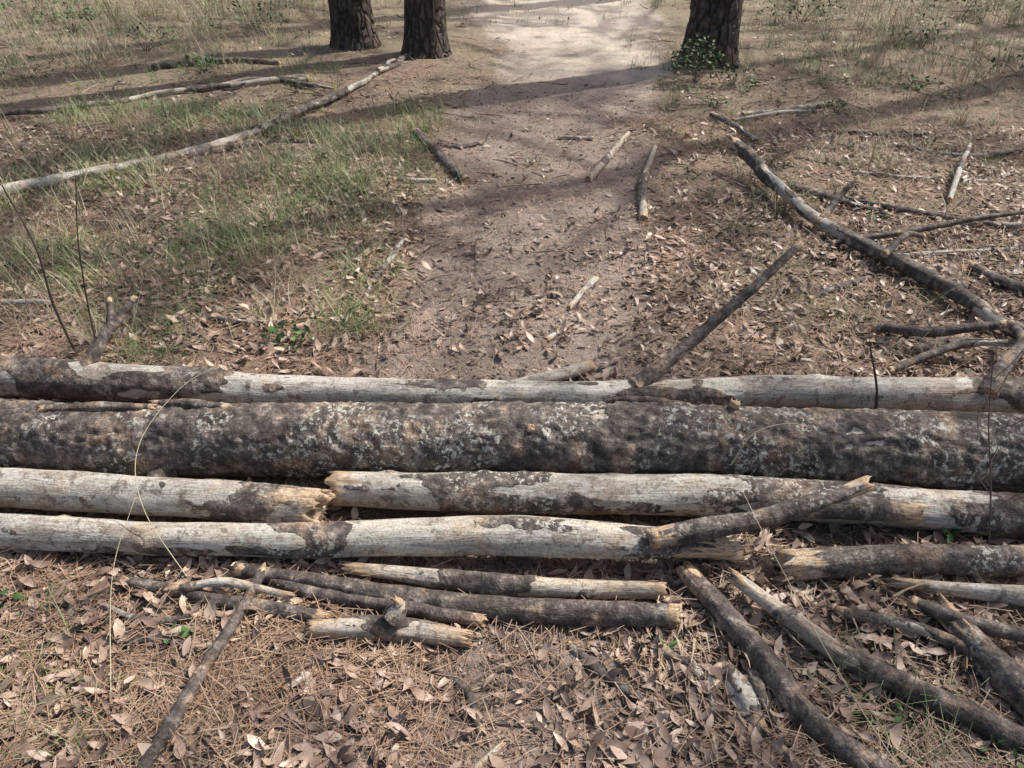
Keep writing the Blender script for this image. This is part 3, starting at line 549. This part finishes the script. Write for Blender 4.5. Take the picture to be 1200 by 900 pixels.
# ---------------------------------------------------------------- trees
def pine(seed,H=14.,r0=.2,limbs=40,tper=14,nn=8,nseg=40,first=.42,nw=.022,nlen=.22):
    r=np.random.default_rng(seed);Vs=[];Fs=[];T=[];MI=[];n0=0
    zz=np.concatenate([np.linspace(-.15,2,60),np.linspace(2.2,H,30)]) if nseg>20 else np.linspace(-.2,H,9)
    ph=np.linspace(0,2*pi,nseg,endpoint=False);Z=zz[:,None]+0*ph;PH=ph+0*Z
    lean=np.stack([.12*np.sin(zz*.35+seed),.12*np.cos(zz*.3+seed)-.12*math.cos(seed),zz],-1);lean[:,0]-=lean[0,0]
    rad=r0*(1-.9*(zz/H).clip(0,1)**1.1)*(1+.35*np.exp(-zz.clip(0)/.12))
    Rr=rad[:,None]*(1+.07*(fbm(np.cos(PH)*1.5,np.sin(PH)*1.5,Z*1.2,seed,2)-.5))
    pl=np.abs(fbm(np.cos(PH)*5,np.sin(PH)*5,Z*4,seed+9,3)-.5);Rr=Rr-.03*np.exp(-(pl/.035)**2)*(rad[:,None]/r0)
    V=np.stack([lean[:,0,None]+Rr*np.cos(PH),lean[:,1,None]+Rr*np.sin(PH),Z],-1)
    ii=np.arange(V.shape[0]*nseg).reshape(-1,nseg);F=np.stack([ii[:-1],np.roll(ii,-1,1)[:-1],np.roll(ii,-1,1)[1:],ii[1:]],-1).reshape(-1,4)
    Vs.append(V.reshape(-1,3));Fs.append(F);MI.append(np.zeros(len(F)));T.append(np.full(V.shape[0]*nseg,.5));n0=V.shape[0]*nseg
    TP=[]
    for i in range(limbs):
        t=(i+r.uniform(0,1))/limbs;z=H*(first+(1-first)*t*.98);a=i*2.4+r.normal(0,.3)
        Ln=(2.9*(1-t)**.7+.5)*r.uniform(.6,1.15);el=r.uniform(.05,.35)+.5*t
        bx=np.interp(z,zz,lean[:,0]);by=np.interp(z,zz,lean[:,1])
        tt=np.linspace(0,1,6);P=np.stack([bx+np.cos(a)*np.cos(el)*Ln*tt,by+np.sin(a)*np.cos(el)*Ln*tt,z+Ln*np.sin(el)*tt+.15*Ln*tt**2-.1*Ln*np.sin(tt*3)],-1)
        k=5;pa=np.linspace(0,2*pi,k,endpoint=False);lr=(.035*(1-t)+.012)*(1-.8*tt)
        sd=np.array([-math.sin(a),math.cos(a),0]);u=np.array([0,0,1.])
        V=P[:,None]+sd*(np.cos(pa)*lr[:,None])[...,None]+u*(np.sin(pa)*lr[:,None])[...,None]
        ii=np.arange(6*k).reshape(6,k);F=np.stack([ii[:-1],np.roll(ii,-1,1)[:-1],np.roll(ii,-1,1)[1:],ii[1:]],-1).reshape(-1,4)+n0
        Vs.append(V.reshape(-1,3));Fs.append(F);MI.append(np.zeros(len(F)));T.append(np.full(6*k,.5));n0+=6*k
        m=max(3,int(tper*(Ln/2)));ts=r.uniform(.3,1.05,m);q=np.stack([np.interp(ts,tt,P[:,c]) for c in range(3)],-1)
        q+=sd*(r.normal(0,.2,m)*Ln*.45)[:,None]+np.array([0,0,1])*r.normal(0,.1,m)[:,None];TP.append(q)
    TP=np.concatenate(TP);m=len(TP)
    d=r.normal(0,1,(m,nn,3));d[...,2]=np.abs(d[...,2])*.8;d/=np.linalg.norm(d,axis=-1)[...,None]
    s=np.cross(d,r.normal(0,1,(m,nn,3)));s/=np.linalg.norm(s,axis=-1)[...,None]
    b=TP[:,None]+0*d;V=np.stack([b-s*nw*.5,b+s*nw*.5,b+d*nlen*r.uniform(.7,1.2,(m,nn,1))],2).reshape(-1,3)
    tri=np.arange(m*nn*3).reshape(-1,3)+n0
    Vs.append(V);T.append(np.repeat(np.repeat(r.uniform(0,1,m),nn),3));MI.append(np.ones(len(tri)))
    return np.concatenate(Vs),np.concatenate(Fs),tri,np.concatenate(T),np.concatenate(MI)
V,Fq,tri,T,MI=pine(3);pm1=make_obj('pine_a',V,[Fq,tri],[M_bark,M_crown],{'tone':T},MI,link=False)
V,Fq,tri,T,MI=pine(8,first=.45);pm2=make_obj('pine_b',V,[Fq,tri],[M_bark,M_crown],{'tone':T},MI,link=False)
def tree(x,y,s,k,rot,me):
    o=bpy.data.objects.new('pine_tree',me);bpy.context.collection.objects.link(o)
    o.location=(x,y,float(gh(x,y))-.03);o.scale=(s*k,s*k,s);o.rotation_euler=(0,0,rot)
tree(-1.40,7.75,1,.93,.3,pm1);tree(-.74,7.38,1,.88,2.1,pm2);tree(1.63,7.1,1,1.06,4.0,pm1)
for i,(x,y) in enumerate([(7.0,3.6),(6.6,8.2),(9.6,6.6),(12.5,3.2),(6.6,13.5),(14,12),(7.0,-2.2),(1.0,15.5),(-3.6,13.6),(-7.5,10.5),(-5.4,3.6),(-4.5,-2),(3.4,-3.5),(-8.5,6),(5,19),(-5,18),(9.0,11.0),(3.4,11.6)]):  # unseen pines, several added so their crowns cast shade into the view
    tree(x,y,rng.uniform(.9,1.1),rng.uniform(.85,1.1),i*1.7,(pm1,pm2)[i%2])
Vs,Qs,Ts,To=[],[],[],[];n0=0
V,Fq,tri,T,MI=pine(20,limbs=22,tper=6,nn=6,nseg=8,nw=.08,nlen=.5)
for i in range(60):
    a=rng.uniform(0,2*pi);d=rng.uniform(26,70);c,s_=math.cos(a),math.sin(a);sc=rng.uniform(.85,1.3)
    ra=rng.uniform(0,6);rc,rs=math.cos(ra),math.sin(ra);x,y=d*c,6+d*s_
    W=V*sc;W=np.stack([W[:,0]*rc-W[:,1]*rs+x,W[:,0]*rs+W[:,1]*rc+y,W[:,2]+float(gh(x,y))],-1)
    Vs.append(W);Qs.append(Fq+n0);Ts.append(tri+n0);To.append(T);n0+=len(V)
nq=sum(len(q) for q in Qs);ntr=sum(len(q) for q in Ts)
make_obj('distant_trees',np.concatenate(Vs),[np.concatenate(Qs),np.concatenate(Ts)],[M_bark,M_crown],{'tone':np.concatenate(To)},np.r_[np.zeros(nq),np.ones(ntr)])

# ---------------------------------------------------------------- light
el=math.radians(52);az=math.radians(60)
D=Vector((math.sin(az)*math.cos(el),math.cos(az)*math.cos(el),math.sin(el)))
sl=bpy.data.lights.new('sun','SUN');sl.energy=5;sl.angle=math.radians(.53);sl.color=(1,.95,.87)
so=bpy.data.objects.new('sun',sl);bpy.context.collection.objects.link(so);so.rotation_euler=D.to_track_quat('Z','Y').to_euler();so.location=D*30
wd=bpy.data.worlds.new('World');bpy.context.scene.world=wd;wd.use_nodes=True;nt=wd.node_tree
sk=nt.nodes.new('ShaderNodeTexSky');sk.sky_type='NISHITA';sk.sun_disc=False;sk.sun_elevation=el;sk.sun_rotation=az;sk.dust_density=5;sk.ozone_density=1
nt.links.new(sk.outputs[0],nt.nodes['Background'].inputs[0]);nt.nodes['Background'].inputs[1].default_value=.15
cd=bpy.data.cameras.new('camera');cam=bpy.data.objects.new('camera',cd);bpy.context.collection.objects.link(cam)
cam.location=(0,0,1.55);cam.rotation_euler=(math.radians(90-34),0,0);cd.lens=28.5;cd.sensor_width=36;cd.clip_end=1000;cd.clip_start=.05
sc=bpy.context.scene;sc.camera=cam
sc.view_settings.view_transform='Standard';sc.view_settings.look='None';sc.view_settings.exposure=0;sc.view_settings.gamma=1
